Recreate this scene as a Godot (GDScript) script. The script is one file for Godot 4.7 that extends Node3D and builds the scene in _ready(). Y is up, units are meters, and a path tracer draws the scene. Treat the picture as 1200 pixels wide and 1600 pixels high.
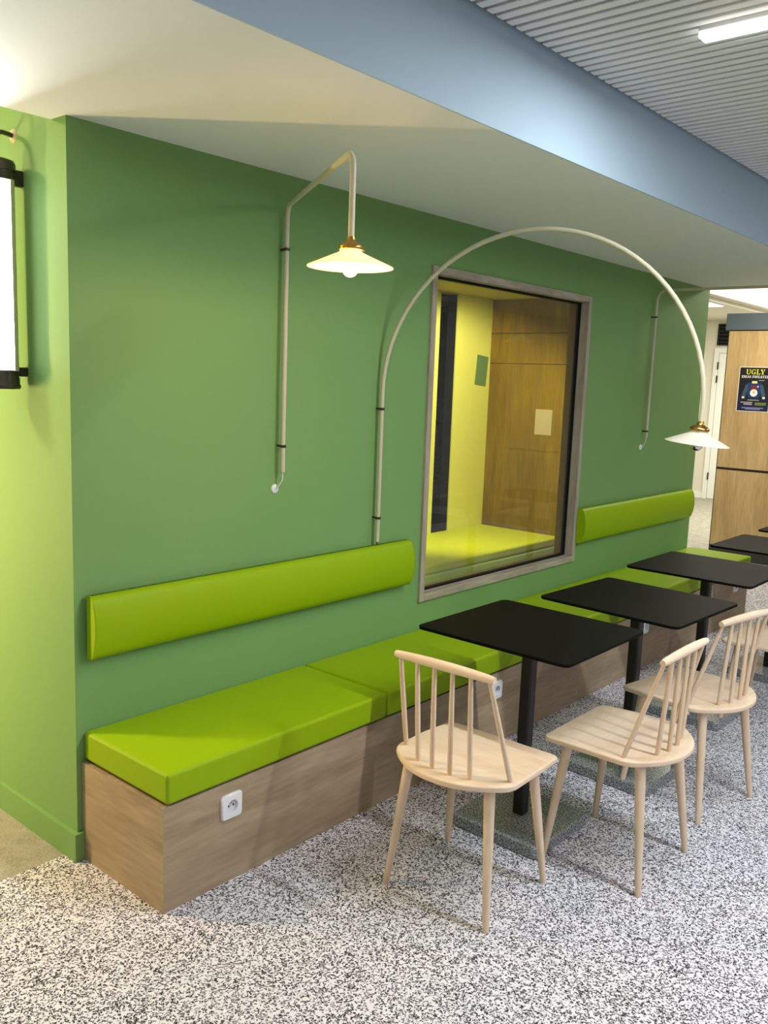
extends Node3D
# Green lounge wall with lime bench, black cafe tables, spindle chairs and swing-arm wall lamps.
# World: the green wall is the plane z = 0 (room towards +z), x runs along the wall, y is up.

var taken := {}
var M := {}
var rng := RandomNumberGenerator.new()

# ---------------------------------------------------------------- naming and tagging
func numbered(called: String) -> String:
	if not taken.has(called):
		taken[called] = 0
		return called
	taken[called] += 1
	return "%s_%03d" % [called, taken[called]]

func tag(o: Node3D, label := "", category := "", group := "", kind := "") -> Node3D:
	if label: o.set_meta("label", label)
	if category: o.set_meta("category", category)
	if group: o.set_meta("group", group)
	if kind: o.set_meta("kind", kind)
	return o

func thing(called: String, label: String, category: String, at := Vector3.ZERO, turn := 0.0, group := "", kind := "") -> Node3D:
	var o := Node3D.new()
	o.name = numbered(called)
	add_child(o)
	o.position = at
	o.rotation.y = turn
	tag(o, label, category, group, kind)
	return o

func part(called: String, mesh: Mesh, mat: Material, parent: Node3D, at := Vector3.ZERO) -> MeshInstance3D:
	var o := MeshInstance3D.new()
	o.mesh = mesh
	o.material_override = mat
	o.cast_shadow = GeometryInstance3D.SHADOW_CASTING_SETTING_ON
	if parent == self:
		o.name = numbered(called)
		add_child(o)
	else:
		var n := called
		var k := 0
		while parent.has_node(n):
			k += 1
			n = "%s_%03d" % [called, k]
		o.name = n
		parent.add_child(o)
	o.position = at
	return o

func struct(called: String, label: String, category: String, mesh: Mesh, mat: Material, at := Vector3.ZERO) -> MeshInstance3D:
	var o := part(called, mesh, mat, self, at)
	tag(o, label, category, "", "structure")
	return o

# ---------------------------------------------------------------- mesh helpers
class Geo:
	var v := PackedVector3Array()
	var n := PackedVector3Array()
	var uv := PackedVector2Array()
	var ix := PackedInt32Array()
	func vert(p: Vector3, nn: Vector3, t := Vector2.ZERO) -> int:
		v.append(p); n.append(nn); uv.append(t)
		return v.size() - 1
	func tri(a: int, b: int, c: int) -> void:
		var g := (v[b] - v[a]).cross(v[c] - v[a])
		if g.length_squared() < 1e-18: return
		if g.dot(n[a] + n[b] + n[c]) > 0.0:   # Godot's front faces run clockwise
			ix.append_array(PackedInt32Array([a, c, b]))
		else:
			ix.append_array(PackedInt32Array([a, b, c]))
	func quad(a: int, b: int, c: int, d: int) -> void:
		tri(a, b, c); tri(a, c, d)
	func flat(a: Vector3, b: Vector3, c: Vector3, d: Vector3, nn: Vector3) -> void:
		quad(vert(a, nn, Vector2(0, 1)), vert(b, nn, Vector2(1, 1)), vert(c, nn, Vector2(1, 0)), vert(d, nn, Vector2(0, 0)))
	func box(lo: Vector3, hi: Vector3) -> void:
		flat(Vector3(lo.x, lo.y, hi.z), Vector3(hi.x, lo.y, hi.z), Vector3(hi.x, hi.y, hi.z), Vector3(lo.x, hi.y, hi.z), Vector3.BACK)
		flat(Vector3(hi.x, lo.y, lo.z), Vector3(lo.x, lo.y, lo.z), Vector3(lo.x, hi.y, lo.z), Vector3(hi.x, hi.y, lo.z), Vector3.FORWARD)
		flat(Vector3(lo.x, lo.y, lo.z), Vector3(lo.x, lo.y, hi.z), Vector3(lo.x, hi.y, hi.z), Vector3(lo.x, hi.y, lo.z), Vector3.LEFT)
		flat(Vector3(hi.x, lo.y, hi.z), Vector3(hi.x, lo.y, lo.z), Vector3(hi.x, hi.y, lo.z), Vector3(hi.x, hi.y, hi.z), Vector3.RIGHT)
		flat(Vector3(lo.x, hi.y, hi.z), Vector3(hi.x, hi.y, hi.z), Vector3(hi.x, hi.y, lo.z), Vector3(lo.x, hi.y, lo.z), Vector3.UP)
		flat(Vector3(lo.x, lo.y, lo.z), Vector3(hi.x, lo.y, lo.z), Vector3(hi.x, lo.y, hi.z), Vector3(lo.x, lo.y, hi.z), Vector3.DOWN)
	func done() -> ArrayMesh:
		var a := []
		a.resize(Mesh.ARRAY_MAX)
		a[Mesh.ARRAY_VERTEX] = v
		a[Mesh.ARRAY_NORMAL] = n
		a[Mesh.ARRAY_TEX_UV] = uv
		a[Mesh.ARRAY_INDEX] = ix
		var m := ArrayMesh.new()
		m.add_surface_from_arrays(Mesh.PRIMITIVE_TRIANGLES, a)
		return m

func boxes(list: Array) -> ArrayMesh:
	var g := Geo.new()
	for b in list: g.box(b[0], b[1])
	return g.done()

func bx(lo: Vector3, hi: Vector3) -> ArrayMesh:
	return boxes([[lo, hi]])

# A box centred on the origin with rounded edges; mid adds inner grid lines, crown lifts the top face.
func rbox(size: Vector3, r: float, seg := 2, mid := 0, crown := 0.0) -> ArrayMesh:
	var g := Geo.new()
	rbox_into(g, Vector3.ZERO, size, r, seg, mid, crown)
	return g.done()

func ticks(h: float, r: float, seg: int, mid: int) -> Array:
	var t := []
	for i in seg + 1: t.append(-h + r * (1.0 - cos(PI / 2 * i / seg)) if i < seg else -h + r)
	for i in mid: t.append(lerpf(-h + r, h - r, float(i + 1) / (mid + 1)))
	for i in seg + 1: t.append(h - r if i == 0 else h - r + r * sin(PI / 2 * i / seg))
	return t

func rbox_into(g: Geo, at: Vector3, size: Vector3, r: float, seg: int, mid := 0, crown := 0.0) -> void:
	var h := size / 2
	var inner := h - Vector3(r, r, r)
	var tk := [ticks(h.x, r, seg, mid), ticks(h.y, r, seg, 0), ticks(h.z, r, seg, mid)]
	for axis in 3:
		var u := (axis + 1) % 3
		var w := (axis + 2) % 3
		for side in [-1.0, 1.0]:
			var ids := []
			for a in tk[u]:
				var row := []
				for b in tk[w]:
					var p := Vector3.ZERO
					p[axis] = side * h[axis]; p[u] = a; p[w] = b
					var q := p.clamp(-inner, inner)
					var d := (p - q)
					d = d.normalized() if d.length() > 1e-9 else Vector3.ZERO
					var o := q + d * r
					if crown != 0.0 and o.y > 0.0:
						var fx := 1.0 - pow(absf(o.x) / h.x, 4.0)
						var fz := 1.0 - pow(absf(o.z) / h.z, 4.0)
						o.y += crown * fx * fz * clampf(o.y / h.y, 0.0, 1.0)
					row.append(g.vert(at + o, d, Vector2(a, b)))
				ids.append(row)
			for i in ids.size() - 1:
				for j in ids[0].size() - 1:
					g.quad(ids[i][j], ids[i + 1][j], ids[i + 1][j + 1], ids[i][j + 1])

# Surface of revolution about y. prof: array of Vector2(radius, height). hard: corners get split normals.
func lathe(prof: Array, seg := 32, hard := true) -> ArrayMesh:
	var g := Geo.new()
	lathe_into(g, prof, seg, hard, Transform3D())
	return g.done()

func lathe_into(g: Geo, prof: Array, seg: int, hard: bool, tf: Transform3D) -> void:
	var n := prof.size()
	var segn := []
	for i in n - 1:
		var d: Vector2 = prof[i + 1] - prof[i]
		segn.append(Vector2(d.y, -d.x).normalized())
	for i in n - 1:
		var na: Vector2 = segn[i]
		var nb: Vector2 = segn[i]
		if i > 0 and (not hard or segn[i - 1].dot(segn[i]) > 0.6): na = (segn[i - 1] + segn[i]).normalized()
		if i < n - 2 and (not hard or segn[i + 1].dot(segn[i]) > 0.6): nb = (segn[i + 1] + segn[i]).normalized()
		var pa: Vector2 = prof[i]
		var pb: Vector2 = prof[i + 1]
		var ra := []
		var rb := []
		for k in seg + 1:
			var t := TAU * k / seg
			var c := cos(t)
			var s := sin(t)
			ra.append(g.vert(tf * Vector3(pa.x * c, pa.y, pa.x * s), tf.basis * Vector3(na.x * c, na.y, na.x * s), Vector2(float(k) / seg, pa.y)))
			rb.append(g.vert(tf * Vector3(pb.x * c, pb.y, pb.x * s), tf.basis * Vector3(nb.x * c, nb.y, nb.x * s), Vector2(float(k) / seg, pb.y)))
		for k in seg:
			g.quad(ra[k], ra[k + 1], rb[k + 1], rb[k])

# Tube along a path with a radius per point.
func tube(path: Array, radii, seg := 12, cap := true) -> ArrayMesh:
	var g := Geo.new()
	tube_into(g, path, radii, seg, cap)
	return g.done()

func tube_into(g: Geo, path: Array, radii, seg := 12, cap := true) -> void:
	var n := path.size()
	var side := Vector3.ZERO
	var rings := []
	var tans := []
	for i in n:
		var a: Vector3 = path[maxi(i - 1, 0)]
		var b: Vector3 = path[mini(i + 1, n - 1)]
		tans.append((b - a).normalized())
	for i in n:
		var t: Vector3 = tans[i]
		if i == 0:
			side = t.cross(Vector3.UP if absf(t.y) < 0.9 else Vector3.RIGHT).normalized()
		else:
			side = (side - t * side.dot(t)).normalized()
		var up := t.cross(side)
		var r: float = radii[i] if radii is Array else radii
		var row := []
		for k in seg + 1:
			var an := TAU * k / seg
			var d: Vector3 = side * cos(an) + up * sin(an)
			row.append(g.vert(path[i] + d * r, d, Vector2(float(k) / seg, float(i) / n)))
		rings.append(row)
	for i in n - 1:
		for k in seg:
			g.quad(rings[i][k], rings[i][k + 1], rings[i + 1][k + 1], rings[i + 1][k])
	if cap:
		for e in [0, n - 1]:
			var nn: Vector3 = -tans[0] if e == 0 else tans[n - 1]
			var c := g.vert(path[e], nn)
			var ring := []
			for k in seg + 1: ring.append(g.vert(g.v[rings[e][k]], nn))
			for k in seg: g.tri(c, ring[k], ring[k + 1])

# Polyline with rounded bends.
func bent(pts: Array, r: float, steps := 8) -> Array:
	var out := [pts[0]]
	for i in range(1, pts.size() - 1):
		var p: Vector3 = pts[i]
		var a: Vector3 = (pts[i - 1] - p).normalized()
		var b: Vector3 = (pts[i + 1] - p).normalized()
		var half := a.angle_to(b) / 2
		var cut := r / tan(half)
		var c: Vector3 = p + (a + b).normalized() * (r / sin(half))
		var s: Vector3 = p + a * cut - c
		var e: Vector3 = p + b * cut - c
		for k in steps + 1: out.append(c + s.slerp(e, float(k) / steps))
	out.append(pts[-1])
	return out

# Prism of a convex outline in x,z between two heights, with a rounded edge of radius r.
func slab(outline: Array, y0: float, y1: float, r: float, seg := 3, dished := false) -> ArrayMesh:
	var g := Geo.new()
	var n := outline.size()
	var nor := []
	for i in n:
		var a: Vector2 = outline[(i + n - 1) % n]
		var b: Vector2 = outline[(i + 1) % n]
		var t := (b - a).normalized()
		nor.append(Vector2(t.y, -t.x))
	var c := Vector2.ZERO
	for p in outline: c += p
	c /= n
	if nor[0].dot(outline[0] - c) < 0.0:
		for i in n: nor[i] = -nor[i]
	var rows := []   # [inset, y, normal_out, normal_y]
	for k in seg + 1:
		var t := PI / 2 * k / seg
		rows.append([r * (1 - cos(PI / 2 - t)), y0 + r * (1 - sin(t)), sin(PI / 2 - t), 0.0])
	rows.clear()
	for k in seg + 1:
		var t := PI / 2 * k / seg
		rows.append([r * (1 - sin(t)), y0 + r * (1 - cos(t)), sin(t), -cos(t)])
	for k in seg + 1:
		var t := PI / 2 * k / seg
		rows.append([r * (1 - cos(t)), y1 - r * (1 - sin(t)), cos(t), sin(t)])
	var ids := []
	for row in rows:
		var ring := []
		for i in n + 1:
			var p: Vector2 = outline[i % n] - nor[i % n] * row[0]
			var q := Vector3(p.x, row[1], p.y)
			if dished and row[1] > (y0 + y1) / 2: q.y += seat_dish(p)
			elif dished: q.y += seat_dish(p) * 0.8
			ring.append(g.vert(q, Vector3(nor[i % n].x * row[2], row[3], nor[i % n].y * row[2]).normalized(), p))
		ids.append(ring)
	for k in ids.size() - 1:
		for i in n: g.quad(ids[k][i], ids[k][i + 1], ids[k + 1][i + 1], ids[k + 1][i])
	for top in [0, 1]:   # fans of rings towards the centre, so that a dish can be modelled
		var prev: Array = []
		var nn := Vector3.UP if top else Vector3.DOWN
		for step in 7:
			var f := 1.0 - step / 6.0
			var ring := []
			for i in n + 1:
				var e: Vector2 = outline[i % n] - nor[i % n] * r
				var p := c + (e - c) * f
				var q := Vector3(p.x, y1 if top else y0, p.y)
				if dished: q.y += seat_dish(p) * (1.0 if top else 0.8)
				var m := nn
				if dished:
					var h := 0.01
					m = Vector3(-(seat_dish(p + Vector2(h, 0)) - seat_dish(p - Vector2(h, 0))) / (2 * h), 1.0, -(seat_dish(p + Vector2(0, h)) - seat_dish(p - Vector2(0, h))) / (2 * h)).normalized() * (1.0 if top else -1.0)
				ring.append(g.vert(q, m, p))
			if step > 0:
				for i in n: g.quad(prev[i], prev[i + 1], ring[i + 1], ring[i])
			prev = ring
	return g.done()

# Extrude an outline in (z, y) along x from x0 to x1, edges of the ends rounded by r.
func extrude_x(outline: Array, x0: float, x1: float, r: float) -> ArrayMesh:
	var g := Geo.new()
	var n := outline.size()
	var c := Vector2.ZERO
	for p in outline: c += p
	c /= n
	var nor := []
	for i in n:
		var t: Vector2 = (outline[(i + 1) % n] - outline[(i + n - 1) % n]).normalized()
		var m := Vector2(t.y, -t.x)
		nor.append(m if m.dot(outline[i] - c) > 0.0 else -m)
	var rows := []
	for k in 4:
		var t := PI / 2 * k / 3
		rows.append([x0 + r * (1 - sin(t)), r * (1 - cos(t)), cos(t), -sin(t)])
	rows.reverse()
	for k in 4:
		var t := PI / 2 * k / 3
		rows.append([x1 - r * (1 - sin(t)), r * (1 - cos(t)), cos(t), sin(t)])
	var ids := []
	for row in rows:
		var ring := []
		for i in n + 1:
			var p: Vector2 = outline[i % n] - nor[i % n] * row[1]
			ring.append(g.vert(Vector3(row[0], p.y, p.x), Vector3(row[3], nor[i % n].y * row[2], nor[i % n].x * row[2]).normalized()))
		ids.append(ring)
	for k in ids.size() - 1:
		for i in n: g.quad(ids[k][i], ids[k][i + 1], ids[k + 1][i + 1], ids[k + 1][i])
	for e in [0, ids.size() - 1]:
		var nn := Vector3.LEFT if e == 0 else Vector3.RIGHT
		var cc := g.vert(Vector3(rows[e][0], c.y, c.x), nn)
		var ring := []
		for i in n + 1: ring.append(g.vert(g.v[ids[e][i]], nn))
		for i in n: g.tri(cc, ring[i], ring[i + 1])
	return g.done()

# ---------------------------------------------------------------- textures and materials
func srgb(r: int, g: int, b: int) -> Color:
	return Color(r / 255.0, g / 255.0, b / 255.0)

func mat(called: String, c: Color, rough := 0.6, spec := 0.5, metal := 0.0) -> StandardMaterial3D:
	var m := StandardMaterial3D.new()
	m.resource_name = called
	m.albedo_color = c
	m.roughness = rough
	m.metallic = metal
	m.metallic_specular = spec
	M[called] = m
	return m

func tri(m: StandardMaterial3D, im: Image, per_metre: float, world := false) -> StandardMaterial3D:
	m.albedo_texture = ImageTexture.create_from_image(im)
	m.uv1_triplanar = true
	m.uv1_world_triplanar = world
	m.uv1_scale = Vector3.ONE * per_metre
	m.uv1_triplanar_sharpness = 8.0
	return m

func noise(freq: float, oct: int, sd: int, kind := FastNoiseLite.TYPE_SIMPLEX_SMOOTH) -> FastNoiseLite:
	var f := FastNoiseLite.new()
	f.noise_type = kind
	f.frequency = freq
	f.fractal_octaves = oct
	f.seed = sd
	return f

# Wood: fine fibres and broader bands drawn out along U (or V), tiling by a cross-fade.
func wood(w: int, h: int, dark: Color, light: Color, along_v: bool, sd: int, stretch := 14.0, plank := 0) -> Image:
	var fine := noise(0.11, 2, sd)
	var broad := noise(0.018, 3, sd + 7)
	var bytes := PackedByteArray()
	bytes.resize(w * h * 3)
	var L := w
	var A := h
	if along_v:
		L = h; A = w
	for a in A:
		var shift := 0.0
		var ofs := 0.0
		if plank > 0:
			var k := int(a / plank)
			shift = fmod(k * 0.37, 1.0) * 0.22 - 0.11
			ofs = k * 311.0
		for l in L:
			var f := clampf((float(l) / L - 0.8) / 0.2, 0.0, 1.0)
			var fa := clampf((float(a) / A - 0.85) / 0.15, 0.0, 1.0) if plank == 0 else 0.0
			var u := l / stretch + ofs
			var n := fine.get_noise_2d(u, a) * 0.35 + broad.get_noise_2d(u * 1.3, a) * 0.65
			if f > 0.0:
				var u2 := (l - L) / stretch + ofs
				n = lerpf(n, fine.get_noise_2d(u2, a) * 0.35 + broad.get_noise_2d(u2 * 1.3, a) * 0.65, f)
			if fa > 0.0:
				n = lerpf(n, fine.get_noise_2d(u, a - A) * 0.35 + broad.get_noise_2d(u * 1.3, a - A) * 0.65, fa)
			var c := dark.lerp(light, clampf(0.5 + n * 0.9 + shift, 0.0, 1.0))
			var i := ((l * w + a) if along_v else (a * w + l)) * 3
			bytes[i] = int(c.r * 255); bytes[i + 1] = int(c.g * 255); bytes[i + 2] = int(c.b * 255)
	return Image.create_from_data(w, h, false, Image.FORMAT_RGB8, bytes)

# Speckled carpet: short curved dashes of black, grey and white yarn that wrap round the tile.
func carpet(s: int, count: int) -> Image:
	var val := PackedFloat32Array()
	val.resize(s * s)
	val.fill(0.9)
	var r := RandomNumberGenerator.new()
	r.seed = 11
	for k in count:
		var pass_ := float(k) / count
		var tone := 0.0
		if pass_ < 0.3: tone = r.randf_range(0.42, 0.72)
		elif pass_ < 0.7: tone = r.randf_range(0.12, 0.34)
		elif pass_ < 0.86: tone = r.randf_range(0.84, 0.98)
		else: tone = r.randf_range(0.2, 0.6)
		var x := r.randf() * s
		var y := r.randf() * s
		var an := r.randf() * TAU
		var bend := r.randf_range(-0.25, 0.25)
		var len := r.randf_range(2.0, 8.5) if tone < 0.5 else r.randf_range(3.0, 8.0)
		var wd := r.randf_range(1.6, 2.6) if tone < 0.5 else r.randf_range(1.4, 2.6)
		var steps := int(len / 1.2) + 1
		for st in steps:
			x += cos(an) * 1.2
			y += sin(an) * 1.2
			an += bend
			var R := int(ceil(wd))
			for dy in range(-R, R + 1):
				for dx in range(-R, R + 1):
					var d := sqrt(dx * dx + dy * dy)
					if d <= wd:
						var px := posmod(int(x) + dx, s)
						var py := posmod(int(y) + dy, s)
						var cov := clampf(wd - d + 0.3, 0.0, 1.0) * 0.9
						val[py * s + px] = lerpf(val[py * s + px], tone, cov)
	var bytes := PackedByteArray()
	bytes.resize(s * s * 3)
	for i in s * s:
		var v := val[i] + r.randf_range(-0.04, 0.04)
		bytes[i * 3] = int(clampf(v * 0.98 + 0.005, 0, 1) * 255)
		bytes[i * 3 + 1] = int(clampf(v * 0.975, 0, 1) * 255)
		bytes[i * 3 + 2] = int(clampf(v * 1.0 + 0.01, 0, 1) * 255)
	return Image.create_from_data(s, s, false, Image.FORMAT_RGB8, bytes)

func speckle(s: int) -> Image:
	var r := RandomNumberGenerator.new()
	r.seed = 23
	var n := noise(0.12, 2, 77)
	var im := Image.create(s, s, false, Image.FORMAT_RGB8)
	for y in s:
		for x in s:
			var t := clampf(0.46 + n.get_noise_2d(x, y) * 0.75 + r.randf_range(-0.08, 0.08), 0.0, 1.0)
			im.set_pixel(x, y, srgb(84, 88, 90).lerp(srgb(206, 210, 212), t))
	return im

func mottled(s: int, a: Color, b: Color, sd: int) -> Image:
	var n1 := noise(0.02, 4, sd)
	var n2 := noise(0.16, 2, sd + 3)
	var im := Image.create(s, s, false, Image.FORMAT_RGB8)
	for y in s:
		for x in s:
			var t := 0.5 + n1.get_noise_2d(x, y) * 0.5 + n2.get_noise_2d(x, y) * 0.45
			var fx := clampf((float(x) / s - 0.85) / 0.15, 0.0, 1.0)
			if fx > 0.0: t = lerpf(t, 0.5 + n1.get_noise_2d(x - s, y) * 0.5 + n2.get_noise_2d(x - s, y) * 0.45, fx)
			im.set_pixel(x, y, a.lerp(b, clampf(t, 0, 1)))
	return im

func make_materials() -> void:
	mat("green_paint", srgb(123, 164, 98), 0.62, 0.4)
	mat("white_paint", srgb(240, 243, 238), 0.8, 0.3)
	mat("warm_white_paint", srgb(228, 224, 208), 0.8, 0.3)
	mat("blue_grey_paint", srgb(182, 203, 217), 0.7, 0.3)
	mat("dark_blue_grey", srgb(92, 106, 116), 0.6, 0.4)
	mat("slat_grey", srgb(238, 239, 233), 0.7, 0.3)
	mat("felt_black", srgb(44, 46, 45), 0.95, 0.2)
	mat("lime_vinyl", srgb(146, 178, 2), 0.5, 0.32)
	mat("black_laminate", srgb(16, 16, 14), 0.55, 0.14)
	mat("black_steel", srgb(16, 16, 17), 0.45, 0.5)
	mat("cream_steel", srgb(206, 200, 172), 0.4, 0.5)
	mat("dark_bronze", srgb(74, 70, 62), 0.35, 0.5, 0.6)
	mat("brass", srgb(190, 150, 78), 0.28, 0.5, 1.0)
	mat("back_wall_paint", srgb(112, 112, 112), 0.8, 0.3)
	mat("chrome", srgb(210, 210, 210), 0.06, 0.5, 1.0)
	mat("white_plastic", srgb(238, 238, 240), 0.3, 0.5)
	mat("hole_black", srgb(20, 20, 22), 0.6, 0.3)
	mat("lime_wall_paint", srgb(248, 246, 112), 0.7, 0.3)
	mat("olive_ceiling", srgb(188, 176, 74), 0.8, 0.3)
	mat("yellow_lime_vinyl", srgb(214, 222, 0), 0.45, 0.4)
	mat("stripe_lime_vinyl", srgb(196, 218, 80), 0.5, 0.4)
	mat("navy_paint", srgb(20, 52, 72), 0.6, 0.4)
	mat("dark_paint", srgb(34, 34, 34), 0.8, 0.3)
	mat("paper_white", srgb(236, 232, 220), 0.7, 0.3)
	mat("note_green", srgb(118, 150, 84), 0.7, 0.3)
	mat("grey_plinth", srgb(58, 58, 60), 0.6, 0.4)
	mat("seam_dark", srgb(110, 138, 10), 0.5, 0.4)
	mat("gap_brown", srgb(96, 80, 60), 0.7, 0.3)
	mat("cable_white", srgb(226, 224, 214), 0.5, 0.4)

	tri(mat("carpet", Color.WHITE, 1.0, 0.1), carpet(1536, 56000), 1.0 / 1.25)
	tri(mat("polished_stone", Color.WHITE, 0.24, 0.5, 0.15), speckle(384), 1.0 / 0.45)
	tri(mat("beige_floor", Color.WHITE, 0.85, 0.2), mottled(512, srgb(142, 139, 126), srgb(178, 175, 162), 5), 1.0 / 1.1)
	tri(mat("oak_laminate", Color.WHITE, 0.5, 0.4), wood(1024, 512, srgb(150, 129, 103), srgb(186, 165, 137), false, 3, 16.0), 1.0 / 1.3)
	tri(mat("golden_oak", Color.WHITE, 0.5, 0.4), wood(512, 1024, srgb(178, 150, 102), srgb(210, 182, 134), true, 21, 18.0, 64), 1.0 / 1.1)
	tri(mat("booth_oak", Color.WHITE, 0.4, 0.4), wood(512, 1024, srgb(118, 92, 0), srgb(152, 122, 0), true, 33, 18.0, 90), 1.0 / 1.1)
	tri(mat("beech", Color.WHITE, 0.5, 0.4), wood(512, 256, srgb(222, 194, 164), srgb(238, 214, 188), false, 41, 12.0), 1.0 / 0.5)
	tri(mat("beech_upright", Color.WHITE, 0.5, 0.4), wood(256, 512, srgb(216, 189, 160), srgb(234, 210, 184), true, 47, 12.0), 1.0 / 0.5)
	tri(mat("grey_oak", Color.WHITE, 0.6, 0.4), wood(512, 256, srgb(150, 140, 122), srgb(190, 180, 162), false, 51, 12.0), 1.0 / 0.7)

	var gl := mat("window_glass", Color(0.98, 1.0, 0.96, 0.04), 0.0, 0.5)
	gl.transparency = BaseMaterial3D.TRANSPARENCY_ALPHA
	var op := mat("opal_glass", srgb(253, 249, 240), 0.25, 0.5)
	op.backlight_enabled = true
	op.backlight = Color(1.0, 0.97, 0.9)
	glow("lamp_glow", Color(1.0, 0.86, 0.62), 4.0)
	glow("led_glow", Color(1.0, 0.99, 0.97), 3.0)
	glow("tube_glow", Color(1.0, 0.955, 0.98), 6.2)
	glow("warm_tube_glow", Color(1.0, 0.88, 0.7), 2.0)
	glow("soft_panel_glow", Color(1.0, 0.975, 0.92), 0.66)
	glow("panel_glow", Color(1.0, 0.98, 0.94), 2.0)
	tri(mat("grey_oak_upright", Color.WHITE, 0.6, 0.4), wood(256, 512, srgb(150, 140, 122), srgb(190, 180, 162), true, 57, 12.0), 1.0 / 0.7)

func glow(called: String, c: Color, e: float) -> void:
	var m := mat(called, srgb(240, 240, 236), 0.4)
	m.emission_enabled = true
	m.emission = c
	m.emission_energy_multiplier = e

func area(parent: Node3D, called: String, at: Vector3, size: Vector2, energy: float, c: Color, face := Vector3.DOWN) -> void:
	var l := AreaLight3D.new()
	l.name = called
	l.area_size = size
	l.light_energy = energy
	l.light_color = c
	l.area_range = 20.0
	l.area_attenuation = 2.0
	l.shadow_enabled = true
	parent.add_child(l, true)
	l.position = at
	if face == Vector3.DOWN: l.rotation = Vector3(-PI / 2, 0, 0)
	elif face == Vector3.LEFT: l.rotation = Vector3(0, PI / 2, 0)

# ================================================================= the scene
const LED := Color(0.955, 0.98, 1.0)
const STRIP_ENERGY := 4.4

func _ready() -> void:
	rng.seed = 4
	var cam := Camera3D.new()
	cam.name = "camera"
	cam.fov = 60.61
	cam.near = 0.05
	cam.far = 60.0
	add_child(cam)
	cam.position = Vector3(-1.4372, 1.635, 2.5263)
	cam.basis = Basis(Vector3.UP, -0.8632) * Basis(Vector3.RIGHT, -0.1503) * Basis(Vector3.BACK, 0.037)
	cam.current = true

	var env := Environment.new()
	env.background_mode = Environment.BG_COLOR
	env.background_color = Color(0.5, 0.55, 0.6)
	env.background_energy_multiplier = 0.3
	env.tonemap_mode = Environment.TONE_MAPPER_LINEAR
	env.tonemap_exposure = 1.2
	env.sdfgi_enabled = true
	env.ssao_enabled = true
	env.ssil_enabled = true
	var we := WorldEnvironment.new()
	we.name = "world_environment"
	we.environment = env
	add_child(we)

	make_materials()
	# ceiling luminaires: rows of LED profiles in the slatted ceiling (only the second shows in the photograph)
	led(Vector3(-1.779, 2.652, 3.65), 2.5, "white LED profile left of the visible one, outside the picture", 0.6)
	led(Vector3(1.187, 2.652, 3.17), 3.5, "slim white LED light profile set in the grey slatted ceiling", 1.75)
	led(Vector3(4.153, 2.652, 3.65), 2.5, "white LED profile right of the visible one, outside the picture")
	panel_light(Vector3(-0.95, 2.744, -1.1), Vector2(0.3, 0.3), 3.4, Color(1.0, 0.88, 0.7), "small warm light panel over the corridor left of the green wall", M.panel_glow)
	panel_light(Vector3(9.6, 2.744, -0.72), Vector2(3.6, 1.3), 14.0, Color(1.0, 0.98, 0.92), "large softly glowing ceiling panel over the hallway behind the wood panel", M.soft_panel_glow)
	panel_light(Vector3(9.45, 2.694, -1.72), Vector2(0.6, 0.2), 1.0, Color(1.0, 0.98, 0.94), "small bright light panel in the dropped hallway ceiling", M.panel_glow)
	panel_light(Vector3(6.3, 2.744, 0.25), Vector2(0.6, 0.4), 3.4, Color(1.0, 0.96, 0.88), "square light panel in the ceiling before the wood panel wall", M.panel_glow)

	build_shell()
	build_window_and_booth()
	build_bench()
	build_tables()
	build_chairs()
	build_lamps()
	build_hall()

func led(at: Vector3, length: float, label: String, times := 1.0) -> void:
	var t := thing("linear_ceiling_light", label, "ceiling light", at, 0.0, "linear ceiling lights in the slatted ceiling")
	part("housing", rbox(Vector3(0.05, 0.02, length), 0.003, 1), M.white_plastic, t, Vector3(0, 0.01, 0))
	part("light_diffuser", rbox(Vector3(0.056, 0.014, length - 0.004), 0.003, 1), M.led_glow, t, Vector3(0, -0.010, 0))
	area(t, "led_light", Vector3(0, -0.024, 0), Vector2(0.05, length), STRIP_ENERGY * times, LED)

func panel_light(at: Vector3, size: Vector2, energy: float, c: Color, label: String, gm: Material) -> void:
	var t := thing("ceiling_light_panel", label, "ceiling light", at, 0.0)
	part("frame", rbox(Vector3(size.x + 0.03, 0.012, size.y + 0.03), 0.003, 1), M.white_plastic, t)
	part("light_diffuser", rbox(Vector3(size.x, 0.008, size.y), 0.002, 1), gm, t, Vector3(0, -0.008, 0))
	area(t, "panel_light", Vector3(0, -0.018, 0), size, energy, c)

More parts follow.
